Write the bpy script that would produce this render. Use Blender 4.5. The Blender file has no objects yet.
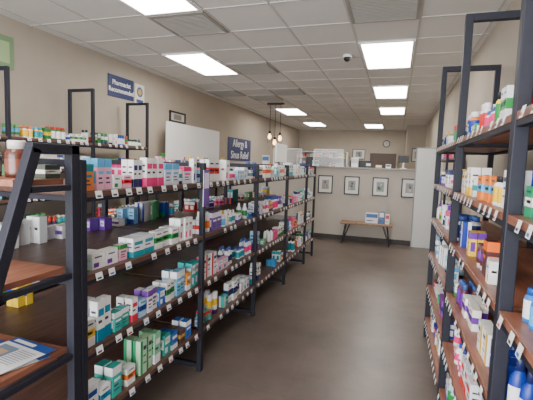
import bpy, math, random
from mathutils import Matrix, Vector, Euler

# ---------------------------------------------------------------- helpers
def lin(c):
    def f(v):
        v/=255.0
        return v/12.92 if v<=0.04045 else ((v+0.055)/1.055)**2.4
    return (f(c[0]),f(c[1]),f(c[2]),1.0)

MATS={}
def mat(name,rgb,rough=0.5,metal=0.0,emit=None,estr=0.0,noise=0.0,nscale=20.0,spec=None):
    if name in MATS: return MATS[name]
    m=bpy.data.materials.new(name); m.use_nodes=True
    nt=m.node_tree; b=nt.nodes['Principled BSDF']
    col=lin(rgb)
    b.inputs['Base Color'].default_value=col
    b.inputs['Roughness'].default_value=rough
    b.inputs['Metallic'].default_value=metal
    if spec is not None: b.inputs['Specular IOR Level'].default_value=spec
    if noise>0:
        geo=nt.nodes.new('ShaderNodeNewGeometry')
        n=nt.nodes.new('ShaderNodeTexNoise'); n.inputs['Scale'].default_value=nscale; n.inputs['Detail'].default_value=4
        nt.links.new(geo.outputs['Position'],n.inputs['Vector'])
        r=nt.nodes.new('ShaderNodeValToRGB')
        r.color_ramp.elements[0].position=0.3; r.color_ramp.elements[1].position=0.7
        r.color_ramp.elements[0].color=tuple(x*(1-noise) for x in col[:3])+(1,)
        r.color_ramp.elements[1].color=tuple(min(1,x*(1+noise)) for x in col[:3])+(1,)
        nt.links.new(n.outputs['Fac'],r.inputs['Fac']); nt.links.new(r.outputs['Color'],b.inputs['Base Color'])
    if emit is not None:
        b.inputs['Emission Color'].default_value=lin(emit); b.inputs['Emission Strength'].default_value=estr
    MATS[name]=m; return m

def wood(name,a,bc,rough=0.45):
    if name in MATS: return MATS[name]
    m=bpy.data.materials.new(name); m.use_nodes=True
    nt=m.node_tree; b=nt.nodes['Principled BSDF']
    geo=nt.nodes.new('ShaderNodeNewGeometry')
    mp=nt.nodes.new('ShaderNodeMapping'); mp.inputs['Scale'].default_value=(14,1.6,14)
    n=nt.nodes.new('ShaderNodeTexNoise'); n.inputs['Scale'].default_value=3; n.inputs['Detail'].default_value=6; n.inputs['Distortion'].default_value=0.6
    r=nt.nodes.new('ShaderNodeValToRGB')
    r.color_ramp.elements[0].position=0.3; r.color_ramp.elements[1].position=0.72
    r.color_ramp.elements[0].color=lin(a); r.color_ramp.elements[1].color=lin(bc)
    nt.links.new(geo.outputs['Position'],mp.inputs['Vector']); nt.links.new(mp.outputs['Vector'],n.inputs['Vector'])
    nt.links.new(n.outputs['Fac'],r.inputs['Fac']); nt.links.new(r.outputs['Color'],b.inputs['Base Color'])
    b.inputs['Roughness'].default_value=rough
    MATS[name]=m; return m

def attr_mat(name,rough):
    if name in MATS: return MATS[name]
    m=bpy.data.materials.new(name); m.use_nodes=True
    nt=m.node_tree; b=nt.nodes['Principled BSDF']
    a=nt.nodes.new('ShaderNodeAttribute'); a.attribute_name='Col'
    nt.links.new(a.outputs['Color'],b.inputs['Base Color'])
    b.inputs['Roughness'].default_value=rough
    MATS[name]=m; return m

METAL=mat('black_powder_steel',(30,31,42),0.55,0.0,noise=0.1,nscale=40,spec=.35)
WOODD=wood('walnut_dark',(74,49,42),(110,78,66),0.42)
WOODR=wood('walnut_red',(122,74,56),(160,104,82),0.4)
STOCK=attr_mat('printed_packaging',0.42)
WHITE=mat('white_plastic',(236,236,235),0.5,noise=0.02,nscale=30)
BLACK=mat('black_plastic',(28,28,30),0.45,noise=0.1,nscale=50)

class MB:
    def __init__(s): s.v=[];s.f=[];s.c=[];s.smooth=[]
    def quad(s,pts,col,sm=False):
        i=len(s.v); s.v+= [tuple(p) for p in pts]; s.f.append(tuple(range(i,i+len(pts)))); s.c.append(col); s.smooth.append(sm)
    def box(s,x0,x1,y0,y1,z0,z1,col=(255,255,255)):
        if x0>x1:x0,x1=x1,x0
        if y0>y1:y0,y1=y1,y0
        i=len(s.v)
        s.v+=[(x0,y0,z0),(x1,y0,z0),(x1,y1,z0),(x0,y1,z0),(x0,y0,z1),(x1,y0,z1),(x1,y1,z1),(x0,y1,z1)]
        for q in ((0,3,2,1),(4,5,6,7),(0,1,5,4),(1,2,6,5),(2,3,7,6),(3,0,4,7)):
            s.f.append(tuple(i+k for k in q)); s.c.append(col); s.smooth.append(False)
    def bar(s,p,q,w,d=None,col=(255,255,255)):
        d=d or w
        p=Vector(p);q=Vector(q);a=(q-p).normalized()
        up=Vector((1,0,0)) if abs(a.x)<0.9 else Vector((0,0,1))
        b=a.cross(up).normalized(); c=a.cross(b).normalized()
        i=len(s.v)
        for o in (p,q):
            for sb,sc in ((-1,-1),(1,-1),(1,1),(-1,1)):
                s.v.append(tuple(o+b*sb*w/2+c*sc*d/2))
        for qd in ((0,1,2,3),(4,7,6,5),(0,4,5,1),(1,5,6,2),(2,6,7,3),(3,7,4,0)):
            s.f.append(tuple(i+k for k in qd)); s.c.append(col); s.smooth.append(False)
    def lathe(s,cx,cy,z,prof,n=12,sx=1.0,sy=1.0):
        i=len(s.v)
        for r,h,c in prof:
            for k in range(n):
                a=2*math.pi*k/n
                s.v.append((cx+r*sx*math.cos(a),cy+r*sy*math.sin(a),z+h))
        for j in range(len(prof)-1):
            for k in range(n):
                k2=(k+1)%n
                s.f.append((i+j*n+k,i+j*n+k2,i+(j+1)*n+k2,i+(j+1)*n+k)); s.c.append(prof[j][2]); s.smooth.append(True)
        s.f.append(tuple(i+k for k in reversed(range(n)))); s.c.append(prof[0][2]); s.smooth.append(False)
        t=i+(len(prof)-1)*n
        s.f.append(tuple(t+k for k in range(n))); s.c.append(prof[-1][2]); s.smooth.append(False)
    def build(s,name,m,parent=None,bevel=0.0):
        me=bpy.data.meshes.new(name); me.from_pydata(s.v,[],s.f)
        at=me.color_attributes.new('Col','FLOAT_COLOR','CORNER')
        cache={}
        buf=[]
        for f,c in zip(s.f,s.c):
            if c not in cache: cache[c]=lin(c)
            for _ in f: buf.extend(cache[c])
        at.data.foreach_set('color',buf)
        me.polygons.foreach_set('use_smooth',s.smooth)
        me.materials.append(m); me.update()
        o=bpy.data.objects.new(name,me); bpy.context.collection.objects.link(o)
        if parent: o.parent=parent
        if bevel>0:
            b=o.modifiers.new('Bevel','BEVEL'); b.width=bevel; b.segments=2; b.limit_method='ANGLE'
        return o

def empty(name):
    o=bpy.data.objects.new(name,None); bpy.context.collection.objects.link(o); o.empty_display_size=0.1; return o

def text(name,body,size,loc,parent,m,rot=(math.pi/2,0,math.pi/2),align='CENTER'):
    c=bpy.data.curves.new(name,'FONT'); c.body=body; c.size=size; c.align_x=align; c.align_y='CENTER'; c.extrude=0.001; c.offset=0.002
    c.materials.append(m)
    o=bpy.data.objects.new(name,c); bpy.context.collection.objects.link(o); o.location=loc; o.rotation_euler=rot; o.parent=parent
    return o

# ---------------------------------------------------------------- dims
XL,XR=-4.0,0.85
YF,YB=-2.6,16.6
H=3.0
# ---------------------------------------------------------------- room shell
wallm=mat('wall_paint_greige',(174,163,148),0.85,noise=0.03,nscale=3)
fm=bpy.data.materials.new('floor_vinyl_tile'); fm.use_nodes=True
nt=fm.node_tree; b=nt.nodes['Principled BSDF']
geo=nt.nodes.new('ShaderNodeNewGeometry')
n1=nt.nodes.new('ShaderNodeTexNoise'); n1.inputs['Scale'].default_value=1.3; n1.inputs['Detail'].default_value=9; n1.inputs['Roughness'].default_value=0.7
n2=nt.nodes.new('ShaderNodeTexBrick'); n2.offset=0.0; n2.inputs['Scale'].default_value=1.0
n2.inputs['Brick Width'].default_value=0.62; n2.inputs['Row Height'].default_value=0.62; n2.inputs['Mortar Size'].default_value=0.0025
n2.inputs['Color1'].default_value=(1,1,1,1); n2.inputs['Color2'].default_value=(0.95,0.95,0.96,1); n2.inputs['Mortar'].default_value=(0.82,0.8,0.8,1)
r=nt.nodes.new('ShaderNodeValToRGB'); r.color_ramp.elements[0].position=0.3; r.color_ramp.elements[1].position=0.75
r.color_ramp.elements[0].color=lin((84,73,67)); r.color_ramp.elements[1].color=lin((122,108,99))
mx=nt.nodes.new('ShaderNodeMix'); mx.data_type='RGBA'; mx.blend_type='MULTIPLY'; mx.inputs[0].default_value=1.0
nt.links.new(geo.outputs['Position'],n1.inputs['Vector']); nt.links.new(geo.outputs['Position'],n2.inputs['Vector'])
nt.links.new(n1.outputs['Fac'],r.inputs['Fac']); nt.links.new(r.outputs['Color'],mx.inputs[6]); nt.links.new(n2.outputs['Color'],mx.inputs[7])
nt.links.new(mx.outputs[2],b.inputs['Base Color']); b.inputs['Roughness'].default_value=0.35

m=MB(); m.box(XL-.1,XR+.1,YF-.1,YB+.1,-.1,0); m.build('floor',fm)
ceilm=mat('ceiling_tile_mineral',(222,220,215),0.9,noise=0.05,nscale=90)
m=MB(); m.box(XL-.1,XR+.1,YF-.1,YB+.1,H,H+.1); m.build('ceiling',ceilm)
m=MB(); m.box(XL-.1,XL,YF-.1,YB+.1,0,H); m.build('wall_left',wallm)
m=MB(); m.box(XR,XR+.1,YF-.1,YB+.1,0,H); m.build('wall_right',wallm)
m=MB(); m.box(XL,XR,YB,YB+.1,0,H); m.build('wall_back',wallm)
m=MB(); m.box(.26,XR,14.5,YB,0,H); m.build('wall_alcove',wallm)
m=MB()
m.box(XL,XR,YF-.1,YF,0,.35); m.box(XL,XR,YF-.1,YF,2.75,H)
m.box(XL,XL+.25,YF-.1,YF,.35,2.75); m.box(XR-.15,XR,YF-.1,YF,.35,2.75)
m.build('wall_front',wallm)
m=MB()
wx0,wx1=XL+.25,XR-.15
for k in range(4):
    x=wx0+(wx1-wx0)*k/3; m.box(x-.03,x+.03,YF-.08,YF-.02,.35,2.75)
for z in (.38,2.1,2.72): m.box(wx0,wx1,YF-.08,YF-.02,z-.03,z+.03)
m.build('window_1',METAL)
dark=mat('baseboard_dark',(60,54,52),0.6,noise=0.05)
m=MB(); m.box(XL,XL+.012,YF,YB,0,.1); m.build('baseboard_left',dark)
m=MB(); m.box(XR-.012,XR,YF,14.5,0,.1); m.build('baseboard_right',dark)
T=.66
gm=mat('ceiling_grid_white',(196,193,187),0.6,noise=.02)
m=MB()
x=-.53
while x-T>XL: x-=T
while x<XR:
    m.box(x-.011,x+.011,YF,YB,H-.006,H); x+=T
y=4.9
while y-T>YF: y-=T
while y<YB:
    m.box(XL,XR,y-.011,y+.011,H-.0062,H); y+=T
m.build('trim_ceiling_grid',gm)
lensm=mat('troffer_diffuser',(255,255,255),0.5,emit=(255,250,242),estr=19)
def troffer(x,y):
    g=empty('ceiling_light')
    m=MB(); x0,x1,y0,y1=x-T/2+.012,x+T/2-.012,y+.012,y+2*T-.012
    w=.03
    m.box(x0,x1,y0,y0+w,H-.02,H-.0065); m.box(x0,x1,y1-w,y1,H-.02,H-.0065)
    m.box(x0,x0+w,y0+w,y1-w,H-.02,H-.0065); m.box(x1-w,x1,y0+w,y1-w,H-.02,H-.0065)
    m.build('housing',WHITE,g)
    m=MB(); m.box(x0+w,x1-w,y0+w,y1-w,H-.014,H-.008); m.build('diffuser',lensm,g)
for x,y in ((-.2,4.9),(-.2,7.54),(-.2,10.18),(-.86,14.14),(-2.18,2.26),(-2.84,4.9),(-2.84,10.18),(-2.84,13.48),(-1.52,-.38)):
    troffer(x,y)
vm=mat('vent_grille_grey',(162,158,150),0.7,noise=.05)
def vent(x,y,nt_=1,name='ceiling_vent'):
    m=MB(); x0,x1,y0,y1=x-T/2+.014,x+T/2-.014,y+.014,y+T*nt_-.014
    m.box(x0,x1,y0,y1,H-.0100,H-.0068)
    m.box(x0,x1,y0,y0+.03,H-.022,H-.010); m.box(x0,x1,y1-.03,y1,H-.022,H-.010)
    m.box(x0,x0+.03,y0+.03,y1-.03,H-.022,H-.010); m.box(x1-.03,x1,y0+.03,y1-.03,H-.022,H-.010)
    yy=y0+.05
    while yy<y1-.05:
        m.box(x0+.03,x1-.03,yy,yy+.012,H-.018,H-.010); yy+=.035
    m.build(name,vm)
vent(-.2,2.92,2); vent(-2.18,3.58); vent(-2.18,5.56); vent(-2.18,7.54); vent(-3.5,7.54); vent(-2.84,8.2)
g=empty('security_dome_camera'); m=MB()
m.lathe(-.70,5.4,H-.045,[(.055,0,(230,230,230)),(.06,.01,(230,230,230)),(.06,.038,(230,230,230))],20); m.build('base',WHITE,g)
m=MB(); m.lathe(-.70,5.4,H-.095,[(.012,0,(20,20,22)),(.035,.012,(20,20,22)),(.045,.03,(20,20,22)),(.048,.05,(20,20,22))],20); m.build('dome',BLACK,g)

# ---------------------------------------------------------------- products
WH=[(240,240,240),(236,238,242),(244,240,232),(230,232,236),(245,245,245),(238,240,240),(242,240,238)]
PAL=WH*2+[(50,115,200),(15,70,165),(35,165,175),(105,200,140),
     (230,65,115),(210,40,40),(245,135,35),(250,210,60),(115,65,175),(45,150,75),(240,170,195),(140,195,232),(75,45,130),(60,50,50)]
ACC=[(10,55,165),(215,30,35),(20,150,165),(245,110,20),(105,45,155),(25,140,60),(235,45,125),(20,35,100),(250,200,35),(90,175,225)]
def pbox(mb,X0,s,u,v,z,w,d,h,base,acc,style,flip=False):
    xa,xb=X0+s*v,X0+s*(v+d)
    mb.box(xa,xb,u,u+w,z,z+h,base)
    e=.0008
    xf=xa-s*e
    def fr(a,b,c,dd,col):
        mb.quad([(xf,u+w*a,z+h*c),(xf,u+w*b,z+h*c),(xf,u+w*b,z+h*dd),(xf,u+w*a,z+h*dd)],col)
    def sd(a,b,c,dd,col):
        y=u-e
        mb.quad([(xa+(xb-xa)*a,y,z+h*c),(xa+(xb-xa)*b,y,z+h*c),(xa+(xb-xa)*b,y,z+h*dd),(xa+(xb-xa)*a,y,z+h*dd)],col)
    dk=(55,55,75)
    if style==0:
        fr(0,1,.72,1,acc); sd(0,1,.72,1,acc); fr(.15,.85,.5,.6,acc); fr(.15,.65,.34,.4,dk); fr(.15,.75,.2,.25,dk); sd(.2,.8,.2,.6,acc)
    elif style==1:
        fr(0,1,0,.3,acc); sd(0,1,0,.3,acc); fr(.12,.88,.62,.8,acc); fr(.12,.6,.45,.52,dk); sd(.2,.8,.5,.56,dk); sd(.2,.8,.7,.76,dk)
    elif style==2:
        fr(0,1,.35,.65,acc); sd(0,1,.35,.65,acc); fr(.1,.7,.46,.56,(245,245,245)); fr(.2,.8,.8,.86,dk)
    elif style==3:
        fr(0,.35,0,1,acc); sd(.6,1,0,1,acc); fr(.45,.92,.7,.82,dk); fr(.45,.85,.5,.56,acc); fr(.45,.9,.3,.34,dk)
    else:
        fr(.1,.9,.55,.9,(248,248,248)); fr(.18,.75,.68,.78,acc); fr(.1,.5,.12,.4,acc); sd(.15,.85,.3,.8,(245,245,245)); sd(.25,.7,.5,.6,acc)
def pbottle(mb,x,y,z,r,h,base,lab,cap,kind):
    if kind==0:
        mb.lathe(x,y,z,[(r*.96,0,base),(r,.02*h,base),(r,.12*h,lab),(r,.40*h,lab),(r,.66*h,base),(r*.9,.74*h,base),(r*.62,.79*h,base),(r*.62,.80*h,cap),(r*.72,.801*h,cap),(r*.72,.98*h,cap),(r*.66,h,cap)],10)
    elif kind==1:
        mb.lathe(x,y,z,[(r*.92,0,base),(r,.03*h,base),(r,.2*h,lab),(r,.55*h,base),(r*.93,.68*h,base),(r*.5,.78*h,base),(r*.42,.8*h,cap),(r*.45,.801*h,cap),(r*.42,.98*h,cap),(r*.3,h,cap)],10,1,.7)
    else:
        mb.lathe(x,y,z,[(r*.75,0,cap),(r*.8,.18*h,cap),(r*.9,.19*h,base),(r*.95,.4*h,lab),(r*.9,.7*h,base),(r*.9,h,base)],10,.7,1)
def fill(rng,bx,bt,X0,s,u0,u1,z,maxh,depth=.4,dens=.85,pb=.3,hs=1.0,pal=None,v0=.03,deep=2):
    pal=pal or PAL
    u=u0
    while u<u1-.05:
        if rng.random()>dens:
            u+=rng.uniform(.04,.14); continue
        base=rng.choice(pal); acc=rng.choice(ACC)
        n=rng.randint(1,3)
        if rng.random()<pb:
            r=rng.uniform(.018,.034); h=min(maxh,rng.uniform(.08,.17)*hs); kind=rng.choice((0,0,1,1,2))
            lab=rng.choice(ACC+[(240,240,240)]*3); cap=rng.choice([(245,245,245),(240,240,240),(30,30,40),acc,(60,90,160)])
            for i in range(n):
                if u+2*r>u1: break
                vv=v0+rng.uniform(0,.015)
                for k in range(deep):
                    v=vv+r+k*(2*r+.008)
                    if v+r>depth: break
                    pbottle(bt,X0+s*v,u+r,z,r,h,base,lab,cap,kind)
                u+=2*r+rng.uniform(.003,.01)
        else:
            w=rng.uniform(.03,.10); d=rng.uniform(.035,.06); h=min(maxh,rng.uniform(.055,.165)*hs); st=rng.randint(0,4)
            if base[0]<225 and st in(0,1,3) and rng.random()<.6: acc=(242,242,242)
            for i in range(n):
                if u+w>u1: break
                vv=v0+rng.uniform(0,.02)
                for k in range(rng.randint(1,deep)):
                    v=vv+k*(d+.004)
                    if v+d>depth: break
                    pbox(bx,X0,s,u,v,z,w,d,h,base,acc,st)
                u+=w+rng.uniform(.002,.008)
        u+=rng.uniform(.004,.035)

def tags(rng,mb,X0,s,u0,u1,z,dens=.8,step=.11,w=.045):
    u=u0+.03
    while u<u1-.06:
        if rng.random()<dens:
            x=X0-s*.004
            mb.quad([(x,u,z+.002),(x,u+w,z+.002),(x-s*.008,u+w,z-.032),(x-s*.008,u,z-.032)],(238,238,236))
            mb.quad([(x-s*.0075,u+.006,z-.018),(x-s*.0075,u+w-.012,z-.018),(x-s*.0092,u+w-.012,z-.027),(x-s*.0092,u+.006,z-.027)],rng.choice([(60,60,70),(60,60,70),(200,70,70),(60,110,180)]))
        u+=step*rng.uniform(.75,1.35)

def fixture(name,xa,xb,ys,levels,top,woodm,P=.035,feet=True):
    g=empty(name)
    m=MB()
    x0,x1=min(xa,xb),max(xa,xb)
    for y in ys:
        for x in (x0+P/2,x1-P/2): m.box(x-P/2,x+P/2,y-P/2,y+P/2,0.0,top)
        m.box(x0+P,x1-P,y-P/2,y+P/2,top-P,top)
        m.box(x0+P,x1-P,y-P/2,y+P/2,.03,.06)
        for z in levels: m.box(x0+P,x1-P,y-P/2+.004,y+P/2-.004,z-.045,z-.022)
    m.build('frame',METAL,g,.003)
    m=MB()
    for a,b_ in zip(ys[:-1],ys[1:]):
        for z in levels: m.box(x0+.004,x1-.004,a+P/2+.001,b_-P/2-.001,z-.026,z)
    m.build('shelf_boards',woodm,g,.002)
    m=MB()
    for a,b_ in zip(ys[:-1],ys[1:]):
        for z in levels:
            m.box(x0+.006,x0+.03,a+P/2,b_-P/2,z-.046,z-.0265); m.box(x1-.03,x1-.006,a+P/2,b_-P/2,z-.046,z-.0265)
    m.build('shelf_rails',METAL,g)
    return g

# ---------------------------------------------------------------- central gondola (left of aisle)
GX0,GX1=-1.29,-2.17
gy=[1.41+1.16*i for i in range(5)]+[6.68]
glev=[1.40,1.02,.665,.32]
g=fixture('gondola_shelving',GX0,GX1,gy,glev,1.54,WOODD)
rng=random.Random(7)
tg=MB()
bx=MB(); bt=MB()
LIGHT=WH*2+[(240,175,200),(150,200,232),(235,90,150),(60,175,168),(55,130,210),(225,225,235),(115,200,140),(240,140,70),(115,75,165)]
for i in range(5):
    a,b_=gy[i]+.03,gy[i+1]-.03
    for j,z in enumerate(glev):
        tags(rng,tg,GX0,-1,a,b_,z,.85)
        if i==0 and j>=2: continue
        mh={0:.17,1:.2,2:.22,3:.2}[j]
        fill(rng,bx,bt,GX0,-1,a,b_,z,mh,.42,[.97,.85,.8,.72][j],[.15,.15,.2,.2][j],[1.05,.95,1.1,1.1][j],LIGHT)
        fill(rng,bx,bt,GX1,1,a,b_,z,mh,.42,.6,.4,1.0)
def put(z,items):
    u=gy[0]+.04
    for it in items:
        if isinstance(it,float): u+=it; continue
        w,d,h,base,acc,st,n=it
        for k in range(n):
            pbox(bx,GX0,-1,u,.03+.008*(k%2),z,w,d,h,base,acc,st); 
            if k%2==0: pbox(bx,GX0,-1,u,.03+.012+d,z,w,d,h,base,acc,st)
            u+=w+.005
        u+=.012
W=(242,242,240)
put(glev[2],[(.055,.05,.13,W,(235,190,60),2,1),(.05,.045,.2,W,(20,130,165),1,2),(.06,.05,.1,(40,170,160),W,0,2),(.05,.045,.13,W,(215,45,70),1,1),(.06,.05,.1,(160,200,232),(20,60,150),2,1),
 (.05,.04,.13,W,(120,70,165),0,2),(.06,.05,.1,(45,105,190),W,4,1),(.05,.045,.12,W,(30,140,70),2,2),(.055,.05,.16,(110,185,225),W,0,2),(.05,.05,.12,(238,145,45),W,1,1),(.06,.05,.17,(50,170,170),W,4,2)])
put(glev[3],[(.075,.05,.15,W,(20,85,175),1,1),(.07,.05,.1,W,(20,150,195),2,1),(.07,.05,.16,(50,180,165),W,0,1),.03,(.07,.05,.1,W,(230,110,35),2,1),.03,(.06,.05,.2,(185,225,185),(40,150,100),3,2),(.06,.05,.19,(140,205,160),W,1,1),.03,
 (.07,.05,.13,(45,160,150),W,4,1),(.07,.05,.11,(45,105,190),W,1,1),.02,(.06,.05,.09,(90,60,50),(220,170,80),2,1),(.07,.05,.12,(45,115,200),W,0,1)])
for z in glev[2:]: fill(rng,bx,bt,GX1,1,gy[0]+.04,gy[1]-.04,z,.2,.4,.5,.4)
tg.build('price_tags',STOCK,g)
bx.build('medicine_boxes',STOCK); bt.build('medicine_bottles',STOCK)
m=MB(); m.box(GX0+.004,GX0+.006,gy[1]-.03,gy[1]+.06,1.23,1.49,(110,75,155)); m.box(GX0+.006,GX0+.0066,gy[1]-.02,gy[1]+.05,1.36,1.47,(225,220,235))
m.box(GX0+.0,GX0+.004,gy[1]-.03,gy[1]+.06,1.23,1.49,(235,235,235))
m.build('shelf_flyer',STOCK)

# ---------------------------------------------------------------- end cap
g=empty('endcap_display_shelf')
EY=gy[0]-.045
m=MB()
def yb(z): return EY-.74+.55*z/1.58
for x in (GX0-.02,GX1+.02):
    m.bar((x,EY,0),(x,EY,1.60),.045,.04); m.bar((x,yb(0),0),(x,yb(1.58),1.58),.045,.04)
    m.box(x-.02,x+.02,yb(1.58)-.02,EY+.022,1.56,1.60)
    for z in (1.46,1.08,.72,.34): m.box(x-.015,x+.015,yb(z)+.02,EY-.02,z-.05,z-.026)
m.build('frame',METAL,g,.003)
m=MB()
for z in (1.46,1.08,.72,.34): m.box(GX1+.042,GX0-.042,yb(z)-.03,EY-.025,z-.026,z)
m.build('shelf_boards',WOODR,g,.002)
def jar(x,y,z,r,h,body,lid,lab=(225,215,200)):
    g=MB(); g.lathe(x,y,z,[(r*.95,0,body),(r,.015,body),(r,.15*h,lab),(r,.5*h,body),(r,.66*h,body),(r*.88,.74*h,body),(r*.68,.77*h,lid),(r*.76,.771*h,lid),(r*.76,.97*h,lid),(r*.7,h,lid)],24)
    g.build('supplement_jar',attr_mat('jar_gloss',.25))
jar(-1.475,EY-.12,1.46,.045,.15,(84,42,30),(214,208,202),(112,62,46))
jar(-1.62,EY-.13,1.46,.048,.14,(60,40,38),(35,35,38),(110,100,95))
jar(-1.76,EY-.12,1.46,.045,.13,(120,60,40),(220,220,220))
m=MB(); pbox(m,-1.34,-1,EY-.11,0,1.46,.075,.10,.055,(60,70,60),(220,220,210),2); m.build('soap_box',STOCK)
m=MB()
def sheet(m,cx,cy,z,w,l,a,cols):
    ca,sa=math.cos(a),math.sin(a)
    def P(u,v,zz): return (cx+u*ca-v*sa,cy+u*sa+v*ca,zz)
    i=0
    for (u0,u1,v0,v1,c) in [(-w/2,w/2,-l/2,l/2,(238,238,238))]+cols:
        zz=z+.0015+i*.0007; i+=1
        m.quad([P(u0,v0,zz),P(u1,v0,zz),P(u1,v1,zz),P(u0,v1,zz)],c)
    m.quad([P(-w/2,-l/2,z),P(w/2,-l/2,z),P(w/2,-l/2,z+.0015),P(-w/2,-l/2,z+.0015)],(220,220,220))
def brochure_cols(w,l):
    c=[(-w/2,w/2,l*.34,l*.5,(40,80,150)),(-w*.42,w*.1,l*.38,l*.45,(240,240,240)),(-w*.42,-w*.02,-l*.2,l*.26,(120,140,160)),(-w*.3,-w*.1,-l*.1,l*.15,(205,160,130)),(-w*.42,w*.42,-l*.42,-l*.34,(190,60,70))]
    for k in range(9): c.append((w*.05,w*.42,l*(.24-.045*k)-.002,l*(.24-.045*k)+.002,(150,150,158)))
    return c
for dz,(cx,cy,a) in enumerate([(-1.485,EY-.22,-.30),(-1.475,EY-.21,-.14),(-1.75,EY-.22,-.1)]):
    sheet(m,cx,cy,.7205+.012*(dz%2),.25,.30,a,brochure_cols(.25,.30))
m.build('brochures',STOCK)

# ---------------------------------------------------------------- right wall shelving
RX0,RX1=.325,.78
ry=[-1.04,.18,1.40,2.62,3.88]
rlev=[1.73,1.42,1.12,.81,.50,.20]
g=fixture('shelving_unit',RX0,RX1,ry,rlev,2.44,WOODR,.042)
rng=random.Random(23); tg=MB(); bx=MB(); bt=MB()
DEEP=WH*2+[(20,85,200),(15,50,155),(40,165,195),(225,225,230),(130,60,155),(215,45,70),(250,205,50),(40,155,100),(150,205,235),(90,45,50),(245,130,35)]
for i in range(4):
    a,b_=ry[i]+.03,ry[i+1]-.03
    for j,z in enumerate(rlev):
        tags(rng,tg,RX0,1,a,b_,z,.85,.1 if i<2 else .085,.036)
        if i==1: continue
        fill(rng,bx,bt,RX0,1,a,b_,z,.17,.38,.8,.42,.9,DEEP,deep=2)
tg.build('price_tags',STOCK,g)
for j,z in enumerate(rlev): fill(rng,bx,bt,RX0,1,.22,.85,z,.2,.38,.85,.5,1.0,DEEP)
dy=.125
BL=(15,50,150)
pb=[(.81,[(1.20,.06,.028,.19,BL,(235,235,240),(25,35,80),1),(1.13,.07,.028,.19,BL,(235,235,240),(25,35,80),1),(1.18,.16,.028,.19,(50,125,205),(240,240,240),(240,240,240),1),(1.05,.07,.03,.17,(235,235,238),(30,75,165),(240,240,240),1),(.97,.07,.03,.19,BL,(235,235,240),(25,35,80),1),(.88,.07,.03,.18,(235,235,238),(200,50,50),(240,240,240),0)]),
    (1.12,[(1.18,.07,.024,.10,(25,115,195),(235,235,240),(20,75,155),0),(1.12,.07,.024,.10,(25,115,195),(80,170,225),(20,75,155),0),(1.04,.10,.026,.11,(240,240,240),(50,115,195),(240,240,240),0),(.95,.10,.026,.11,(240,240,240),(50,115,195),(240,240,240),0),(.85,.08,.03,.13,(40,150,100),(240,240,240),(240,240,240),1)]),
    (.50,[(1.2,.07,.035,.2,(240,240,240),(40,150,195),(240,240,240),1),(1.1,.07,.035,.2,(240,240,240),(40,150,195),(240,240,240),1),(1.0,.07,.035,.2,(60,40,90),(240,240,240),(240,240,240),1),(.9,.07,.035,.18,(245,200,60),(240,240,240),(240,240,240),0)])]
for z,l in pb:
    for (y,v,r_,h,ba,la,ca,k) in l: pbottle(bt,RX0+v,y+dy,z,r_,h,ba,la,ca,k)
for (y,z,w,h,ba,ac,st) in [(1.17,1.42,.06,.09,(30,150,100),W,2),(1.10,1.42,.05,.14,(25,150,160),W,0),(1.0,1.42,.07,.1,W,(30,150,70),1),(.91,1.42,.07,.13,W,(50,105,190),3),(.82,1.42,.07,.1,(40,150,100),W,2),
  (1.17,1.73,.06,.09,(240,145,75),W,0),(1.08,1.73,.07,.11,(210,55,55),W,2),(.98,1.73,.07,.1,W,(210,45,45),1),(.88,1.73,.07,.1,(245,210,75),(210,40,45),2)]:
    pbox(bx,RX0,1,y+dy,.04,z,w,.05,h,ba,ac,st); pbox(bx,RX0,1,y+dy,.10,z,w,.05,h,ba,ac,st)
bx.build('toiletry_boxes',STOCK); bt.build('toiletry_bottles',STOCK)

g=fixture('ladder_shelf',.60,.83,[5.7,6.6],[1.7,1.35,1.0,.65,.3],2.0,WOODR,.03)
bx=MB(); bt=MB(); rng=random.Random(5)
for z in [1.7,1.35,1.0,.65,.3]: fill(rng,bx,bt,.60,1,5.74,6.56,z,.2,.2,.6,.4)
bx.build('gift_boxes',STOCK); bt.build('lotion_bottles',STOCK)

# ---------------------------------------------------------------- left wall shelving
LX0,LX1=-3.52,-3.90
ly=[.70,1.80,2.90,4.02,5.13]
g=fixture('shelving_unit',LX0,LX1,ly,rlev,2.38,WOODD)
rng=random.Random(11); tg=MB(); bx=MB(); bt=MB()
JAR=[(240,240,240),(45,120,60),(50,50,60),(120,65,35),(245,200,55),(220,225,230),(25,85,175),(180,50,40),(240,240,236),(80,150,80)]
for i in range(4):
    a,b_=ly[i]+.03,ly[i+1]-.03
    for j,z in enumerate(rlev):
        tags(rng,tg,LX0,-1,a,b_,z,.9,.1)
        fill(rng,bx,bt,LX0,-1,a,b_,z,.15,.34,.95,.93,.9,JAR,deep=2)
tg.build('price_tags',STOCK,g)
ly2=[5.4,6.8,8.3]
g=fixture('low_shelving_unit',LX0,LX1,ly2,[1.5,1.1,.72,.34],1.52,WOODD)
tg=MB()
for i in range(2):
    for z in [1.5,1.1,.72,.34]:
        tags(rng,tg,LX0,-1,ly2[i]+.03,ly2[i+1]-.03,z,.9,.1)
        if z>1.4: continue
        fill(rng,bx,bt,LX0,-1,ly2[i]+.03,ly2[i+1]-.03,z,.2,.34,.95,.6,1.0)
fill(rng,bx,bt,LX0-.02,-1,5.44,6.76,1.501,.16,.2,.6,.6,1.0,deep=1)
fill(rng,bx,bt,LX0-.02,-1,6.84,8.2,1.501,.16,.2,.6,.6,1.0,deep=1)
tg.build('price_tags',STOCK,g)
bx.build('vitamin_boxes',STOCK); bt.build('vitamin_bottles',STOCK)
g=empty('presentation_board')
m=MB(); m.box(-3.80,-3.785,6.05,8.2,1.56,2.22); m.build('panel',WHITE,g)
m=MB()
for y in (6.5,7.7): m.box(-3.86,-3.72,y-.02,y+.02,1.501,1.56)
m.build('feet',METAL,g)

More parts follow.
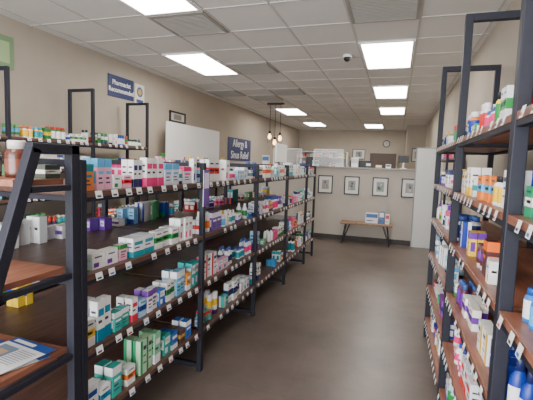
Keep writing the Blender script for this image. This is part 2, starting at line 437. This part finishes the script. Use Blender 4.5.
BLUE=mat('sign_navy',(30,45,95),0.5,noise=.03)
def wsign(y0,y1,z0,z1,lines,size,name='wall_sign',x=XL):
    g=empty(name); m=MB(); m.box(x+.002,x+.015,y0,y1,z0,z1); m.build('panel',BLUE,g,.002)
    for k,t in enumerate(lines):
        text('lettering_%d'%(k+1),t,size,(x+.017,(y0+y1)/2,(z0+z1)/2+(len(lines)-1)*size*.55-k*size*1.1),g,WHITE)
wsign(4.84,5.42,2.45,2.76,['Pharmacist','Recommended'],.095)
g=empty('pharmacist_emblem'); m=MB()
m.box(XL+.002,XL+.012,5.46,5.70,2.42,2.74,(225,222,210)); 
m.quad([(XL+.0125,5.49,2.45),(XL+.0125,5.67,2.45),(XL+.0125,5.67,2.50),(XL+.0125,5.49,2.50)],(40,70,130))
m.quad([(XL+.0125,5.58+.08*math.cos(t*.5236),2.62+.08*math.sin(t*.5236)) for t in range(12)],(60,90,140))
m.quad([(XL+.013,5.58+.05*math.cos(t*.5236),2.62+.05*math.sin(t*.5236)) for t in range(12)],(205,170,90))
m.build('plaque',STOCK,g)
wsign(9.15,10.75,1.60,2.18,['Allergy &','Sinus Relief'],.27)
g=empty('poster'); m=MB(); m.box(XL+.002,XL+.008,2.75,3.36,2.46,2.80,(120,150,110)); m.box(XL+.008,XL+.0086,2.8,3.31,2.52,2.74,(165,190,140)); m.build('print',STOCK,g)
def frame_x(y,z,w,h,name='picture_frame'):
    g=empty(name); t=.03; m=MB(); x=XL
    m.box(x+.002,x+.03,y-w/2,y+w/2,z-h/2,z-h/2+t); m.box(x+.002,x+.03,y-w/2,y+w/2,z+h/2-t,z+h/2)
    m.box(x+.002,x+.03,y-w/2,y-w/2+t,z-h/2+t,z+h/2-t); m.box(x+.002,x+.03,y+w/2-t,y+w/2,z-h/2+t,z+h/2-t)
    m.build('frame',BLACK,g)
    m=MB(); m.box(x+.002,x+.012,y-w/2+t,y+w/2-t,z-h/2+t,z+h/2-t,(200,198,190)); m.box(x+.012,x+.013,y-w/4,y+w/4,z-h/4,z+h/4,(130,120,105)); m.build('print',STOCK,g)
frame_x(6.75,2.36,.56,.2)

# ---------------------------------------------------------------- pharmacy counter half wall
CY=8.45
cm=mat('counter_paint',(178,169,158),0.8,noise=.03,nscale=4)
g=empty('pharmacy_counter')
m=MB(); m.box(XL+.013,.80,CY,CY+.14,0,1.5); m.build('half_wall',cm,g)
m=MB(); m.box(XL+.013,.82,CY-.04,CY+.25,1.5,1.535); m.build('ledge',mat('ledge_laminate',(140,130,120),.4,noise=.05),g,.004)
m=MB(); m.box(XL+.013,.80,CY-.014,CY,0,.1); m.build('baseboard',dark,g)
g=empty('work_table')
m=MB(); m.box(-3.5,.70,CY+.30,CY+.90,.86,.9); m.build('top',mat('worktop',(120,110,100),.4,noise=.05),g)
m=MB()
for x in (-3.45,-1.4,.65):
    for y in (CY+.34,CY+.86): m.box(x-.02,x+.02,y-.02,y+.02,0,.86)
m.build('legs',METAL,g)
m=MB()
for x in (-1.7,-.75):
    m.box(x-.28,x+.28,8.78,9.1,1.25,1.28); m.box(x-.28,x-.26,8.78,9.1,.9,1.25); m.box(x+.26,x+.28,8.78,9.1,.9,1.25)
m.build('monitor_risers',WHITE,g)
def pic(x,z,w,h,y,seed,name='picture_frame'):
    g=empty(name); t=.022; m=MB()
    m.box(x-w/2,x+w/2,y-.025,y-.001,z-h/2,z-h/2+t); m.box(x-w/2,x+w/2,y-.025,y-.001,z+h/2-t,z+h/2)
    m.box(x-w/2,x-w/2+t,y-.025,y-.001,z-h/2+t,z+h/2-t); m.box(x+w/2-t,x+w/2,y-.025,y-.001,z-h/2+t,z+h/2-t)
    m.build('frame',BLACK,g)
    r_=random.Random(seed); m=MB(); m.box(x-w/2+t,x+w/2-t,y-.01,y-.001,z-h/2+t,z+h/2-t,(214,212,205))
    m.box(x-w*.24,x+w*.24,y-.0112,y-.01,z-h*.26,z+h*.26,(150+r_.randint(-20,20),145,140))
    for k in range(5):
        a=x+w*r_.uniform(-.2,.1); c=z+h*r_.uniform(-.22,.1); q=r_.randint(70,190)
        m.quad([(a,y-.0118,c),(a+w*.12,y-.0118,c),(a+w*.12,y-.0118,c+h*.12),(a,y-.0118,c+h*.12)],(q,q-5,q-12))
    m.build('print',STOCK,g)
for k,x in enumerate((-1.42,-.87,-.30,.26)): pic(x,1.155,.31,.38,CY,k)
g=empty('privacy_partition'); m=MB(); m.box(.36,.83,CY-.12,CY-.06,0.0,1.94); m.build('panel',mat('partition_white',(205,205,203),.5,noise=.02),g,.004)
m=MB(); m.box(.34,.36,CY-.125,CY-.055,0,1.96); m.box(.34,.84,CY-.125,CY-.055,1.94,1.96); m.build('edge_trim',mat('grey_trim',(150,150,150),.5,noise=.03),g)
g=empty('bench'); bx0,bx1,by0,by1=-1.02,-.02,8.02,8.36
m=MB(); m.box(bx0,bx1,by0,by1,.40,.435); m.build('seat',wood('bench_wood',(120,88,62),(160,122,90)),g,.004)
m=MB()
for sx,x in ((-1,bx0+.1),(1,bx1-.1)):
    for y in (by0+.05,by1-.05):
        m.bar((x,y,.40),(x+sx*.06,y,0),.018); m.bar((x-sx*.08,y,.40),(x+sx*.06,y,.01),.012)
m.build('legs',METAL,g)
m=MB()
def bpack(x,z,w,h,d,base,acc):
    y=8.18
    m.box(x,x+w,y,y+d,z,z+h,base)
    m.quad([(x+.01,y-.001,z+h*.55),(x+w-.01,y-.001,z+h*.55),(x+w-.01,y-.001,z+h*.92),(x+.01,y-.001,z+h*.92)],acc)
    m.quad([(x+.02,y-.001,z+h*.2),(x+w*.6,y-.001,z+h*.2),(x+w*.6,y-.001,z+h*.3),(x+.02,y-.001,z+h*.3)],(80,80,90))
bpack(-.54,.436,.24,.20,.1,(225,228,235),(60,100,160)); bpack(-.28,.436,.10,.24,.08,(60,110,170),(230,230,230)); bpack(-.16,.436,.08,.19,.06,(230,225,225),(190,70,70)); 
m.build('brochure_boxes',STOCK)

def monitor(x,y,w,h,z,face=(50,52,58)):
    g=empty('computer_monitor'); m=MB(); m.box(x-w/2,x+w/2,y,y+.04,z+.12,z+.12+h); m.box(x-.03,x+.03,y+.02,y+.05,z+.01,z+.14); m.box(x-.11,x+.11,y-.06,y+.12,z,z+.014); m.build('body',BLACK,g,.004)
    m=MB(); m.box(x-w/2+.01,x+w/2-.01,y+.04,y+.0405,z+.13,z+.11+h,face); m.build('display',STOCK,g)
monitor(-1.7,8.86,.5,.34,1.281); monitor(-.75,8.86,.45,.28,1.281)
plex=bpy.data.materials.new('clear_acrylic'); plex.use_nodes=True; nt=plex.node_tree
for n in list(nt.nodes): 
    if n.type!='OUTPUT_MATERIAL': nt.nodes.remove(n)
tr=nt.nodes.new('ShaderNodeBsdfTransparent'); gl=nt.nodes.new('ShaderNodeBsdfPrincipled'); gl.inputs['Base Color'].default_value=(.85,.88,.88,1); gl.inputs['Roughness'].default_value=.15
mxs=nt.nodes.new('ShaderNodeMixShader'); mxs.inputs[0].default_value=.22
nt.links.new(tr.outputs[0],mxs.inputs[1]); nt.links.new(gl.outputs[0],mxs.inputs[2]); nt.links.new(mxs.outputs[0],[n for n in nt.nodes if n.type=='OUTPUT_MATERIAL'][0].inputs[0])
for x in (-2.3,-1.40):
    g=empty('acrylic_sneeze_guard'); m=MB(); m.box(x-.30,x+.30,CY+.08,CY+.088,1.54,1.88); m.build('pane',plex,g)
    m=MB()
    for e in (-.32,.30): m.box(x+e,x+e+.02,CY+.07,CY+.1,1.536,1.90)
    m.box(x-.32,x+.32,CY+.07,CY+.1,1.88,1.90)
    m.build('frame',WHITE,g)
m=MB()
def yfront_box(x,y,w,d,h,base,acc,z=1.536):
    m.box(x,x+w,y,y+d,z,z+h,base); m.quad([(x+.006,y-.001,z+h*.4),(x+w-.006,y-.001,z+h*.4),(x+w-.006,y-.001,z+h*.85),(x+.006,y-.001,z+h*.85)],acc)
for x,w,h,b_,a_ in ((-.92,.14,.2,W,(200,200,205)),(-.62,.1,.1,(60,60,70),W),(-.42,.12,.06,(210,170,120),W),(-.22,.1,.08,W,(60,100,160)),(-1.75,.14,.12,W,(60,130,160)),(-2.9,.16,.2,W,(70,120,180))):
    yfront_box(x,CY+.14,w,.06,h,b_,a_)
m.build('counter_display_boxes',STOCK)
g=empty('countertop_terminal'); m=MB(); m.lathe(.12,CY+.1,1.536,[(.07,0,W),(.07,.012,W),(.015,.014,W),(.012,.16,W)],16); m.build('stand',WHITE,g)
m=MB(); m.box(.02,.22,CY+.085,CY+.10,1.66,1.80); m.build('tablet',BLACK,g,.004)
g=empty('dispensary_shelving'); m=MB()
for x in (-3.9,-2.9,-1.9): m.box(x,x+.03,15.9,16.55,0,2.1)
for z in (.3,.7,1.1,1.5,1.85,2.08): m.box(-3.87,-1.9,15.9,16.55,z,z+.025)
m.box(-3.9,-1.87,16.55,16.57,0,2.1)
m.build('carcass',WHITE,g)
bx=MB(); rng=random.Random(9)
for x0 in (-3.86,-2.86):
    for z in (.326,.726,1.126,1.526,1.876):
        x=x0
        while x<x0+.86:
            w=rng.uniform(.05,.12); h=rng.uniform(.09,.19); c=rng.choice(PAL)
            bx.box(x,x+w,15.95,16.1,z,z+h,c); bx.quad([(x+.005,15.949,z+h*.4),(x+w-.005,15.949,z+h*.4),(x+w-.005,15.949,z+h*.7),(x+.005,15.949,z+h*.7)],rng.choice(ACC)); x+=w+.006
bx.build('prescription_boxes',STOCK)
g=empty('door_1'); m=MB(); m.box(-1.05,-.05,16.5,16.57,0,2.1); m.build('leaf',mat('door_brown',(84,70,62),.5,noise=.05),g)
jm=mat('door_trim_beige',(170,160,148),.6,noise=.03)
m=MB(); m.box(-1.11,-1.05,16.48,16.59,0,2.16); m.box(-.05,.01,16.48,16.59,0,2.16); m.box(-1.05,-.05,16.48,16.59,2.1,2.16); m.build('jamb',jm,g)
m=MB(); m.lathe(-.15,16.47,1.0,[(.03,0,W),(.03,.05,W)],10); m.build('handle',mat('steel',(170,170,170),.3,.9),g)
pic(-1.5,2.05,.5,.4,YB,31); pic(.62,2.0,.35,.45,14.5,33)
g=empty('wall_clock'); m=MB(); n=24
CR=.14
ring=[(-.45+CR*math.cos(2*math.pi*k/n),YB-.03,2.48+CR*math.sin(2*math.pi*k/n)) for k in range(n)]
m.quad(ring,(30,30,32)); 
for k in range(n):
    a,b_=ring[k],ring[(k+1)%n]; m.quad([a,b_,(b_[0],YB-.001,b_[2]),(a[0],YB-.001,a[2])],(30,30,32))
m.quad([(-.45+.11*math.cos(2*math.pi*k/n),YB-.031,2.48+.11*math.sin(2*math.pi*k/n)) for k in range(n)],(190,188,180))
m.box(-.455,-.445,YB-.034,YB-.032,2.48,2.56,(30,30,30)); m.box(-.45,-.39,YB-.034,YB-.032,2.475,2.485,(30,30,30))
m.build('face',STOCK,g)

g=empty('pendant_lamp'); px_,py_=-2.84,9.3
m=MB(); m.box(px_-.2,px_+.2,py_-.06,py_+.06,H-.045,H-.007); 
hs=[(-.13,.66),(.0,.80),(.13,.70)]
for dx,L in hs:
    m.lathe(px_+dx,py_,H-L,[(.006,0,(0,0,0)),(.006,L-.045,(0,0,0))],8)
    m.lathe(px_+dx,py_,H-L-.07,[(.028,0,(0,0,0)),(.03,.05,(0,0,0)),(.012,.075,(0,0,0))],12)
    for k in range(6):
        a=k*math.pi/3; 
        pts=[(.03,-.06),(.062,-.14),(.064,-.22),(.045,-.29)]
        for p,q in zip(pts[:-1],pts[1:]):
            m.bar((px_+dx+p[0]*math.cos(a),py_+p[0]*math.sin(a),H-L+p[1]),(px_+dx+q[0]*math.cos(a),py_+q[0]*math.sin(a),H-L+q[1]),.005)
m.build('fittings',mat('bronze_dark',(60,44,36),.4,.4),g)
m=MB()
for dx,L in hs:
    m.lathe(px_+dx,py_,H-L-.20,[(.008,0,W),(.032,.015,W),(.042,.05,W),(.034,.09,W),(.016,.13,W)],14)
m.build('bulbs',mat('warm_bulb',(255,220,170),.4,emit=(255,195,135),estr=9),g)
g=empty('tabletop_sign'); m=MB(); m.box(-1.74,-1.72,5.75,6.35,1.58,1.86); m.build('panel',WHITE,g)
m=MB(); m.box(-1.745,-1.715,5.9,5.93,1.401,1.58); m.box(-1.745,-1.715,6.17,6.20,1.401,1.58); m.build('legs',METAL,g)

# ---------------------------------------------------------------- light
w=bpy.data.worlds.new('World'); bpy.context.scene.world=w; w.use_nodes=True
w.node_tree.nodes['Background'].inputs[0].default_value=(.92,.96,1,1); w.node_tree.nodes['Background'].inputs[1].default_value=20
L=bpy.data.lights.new('window_portal','AREA'); L.shape='RECTANGLE'; L.size=4.4; L.size_y=2.4; L.cycles.is_portal=True
o=bpy.data.objects.new('window_portal',L); bpy.context.collection.objects.link(o); o.location=(-1.6,YF-.12,1.55)
o.rotation_euler=(math.radians(90),0,0)

# ---------------------------------------------------------------- camera
cam=bpy.data.cameras.new('Camera'); cam.sensor_width=36; cam.lens=27.02; cam.clip_start=.02
co=bpy.data.objects.new('Camera',cam); bpy.context.collection.objects.link(co)
R=Matrix.Rotation(math.radians(17.85),4,'Z')@Matrix.Rotation(math.radians(90-5.2),4,'X')@Matrix.Rotation(math.radians(1.9),4,'Z')
co.matrix_world=Matrix.Translation((0,0,1.55))@R
bpy.context.scene.camera=co
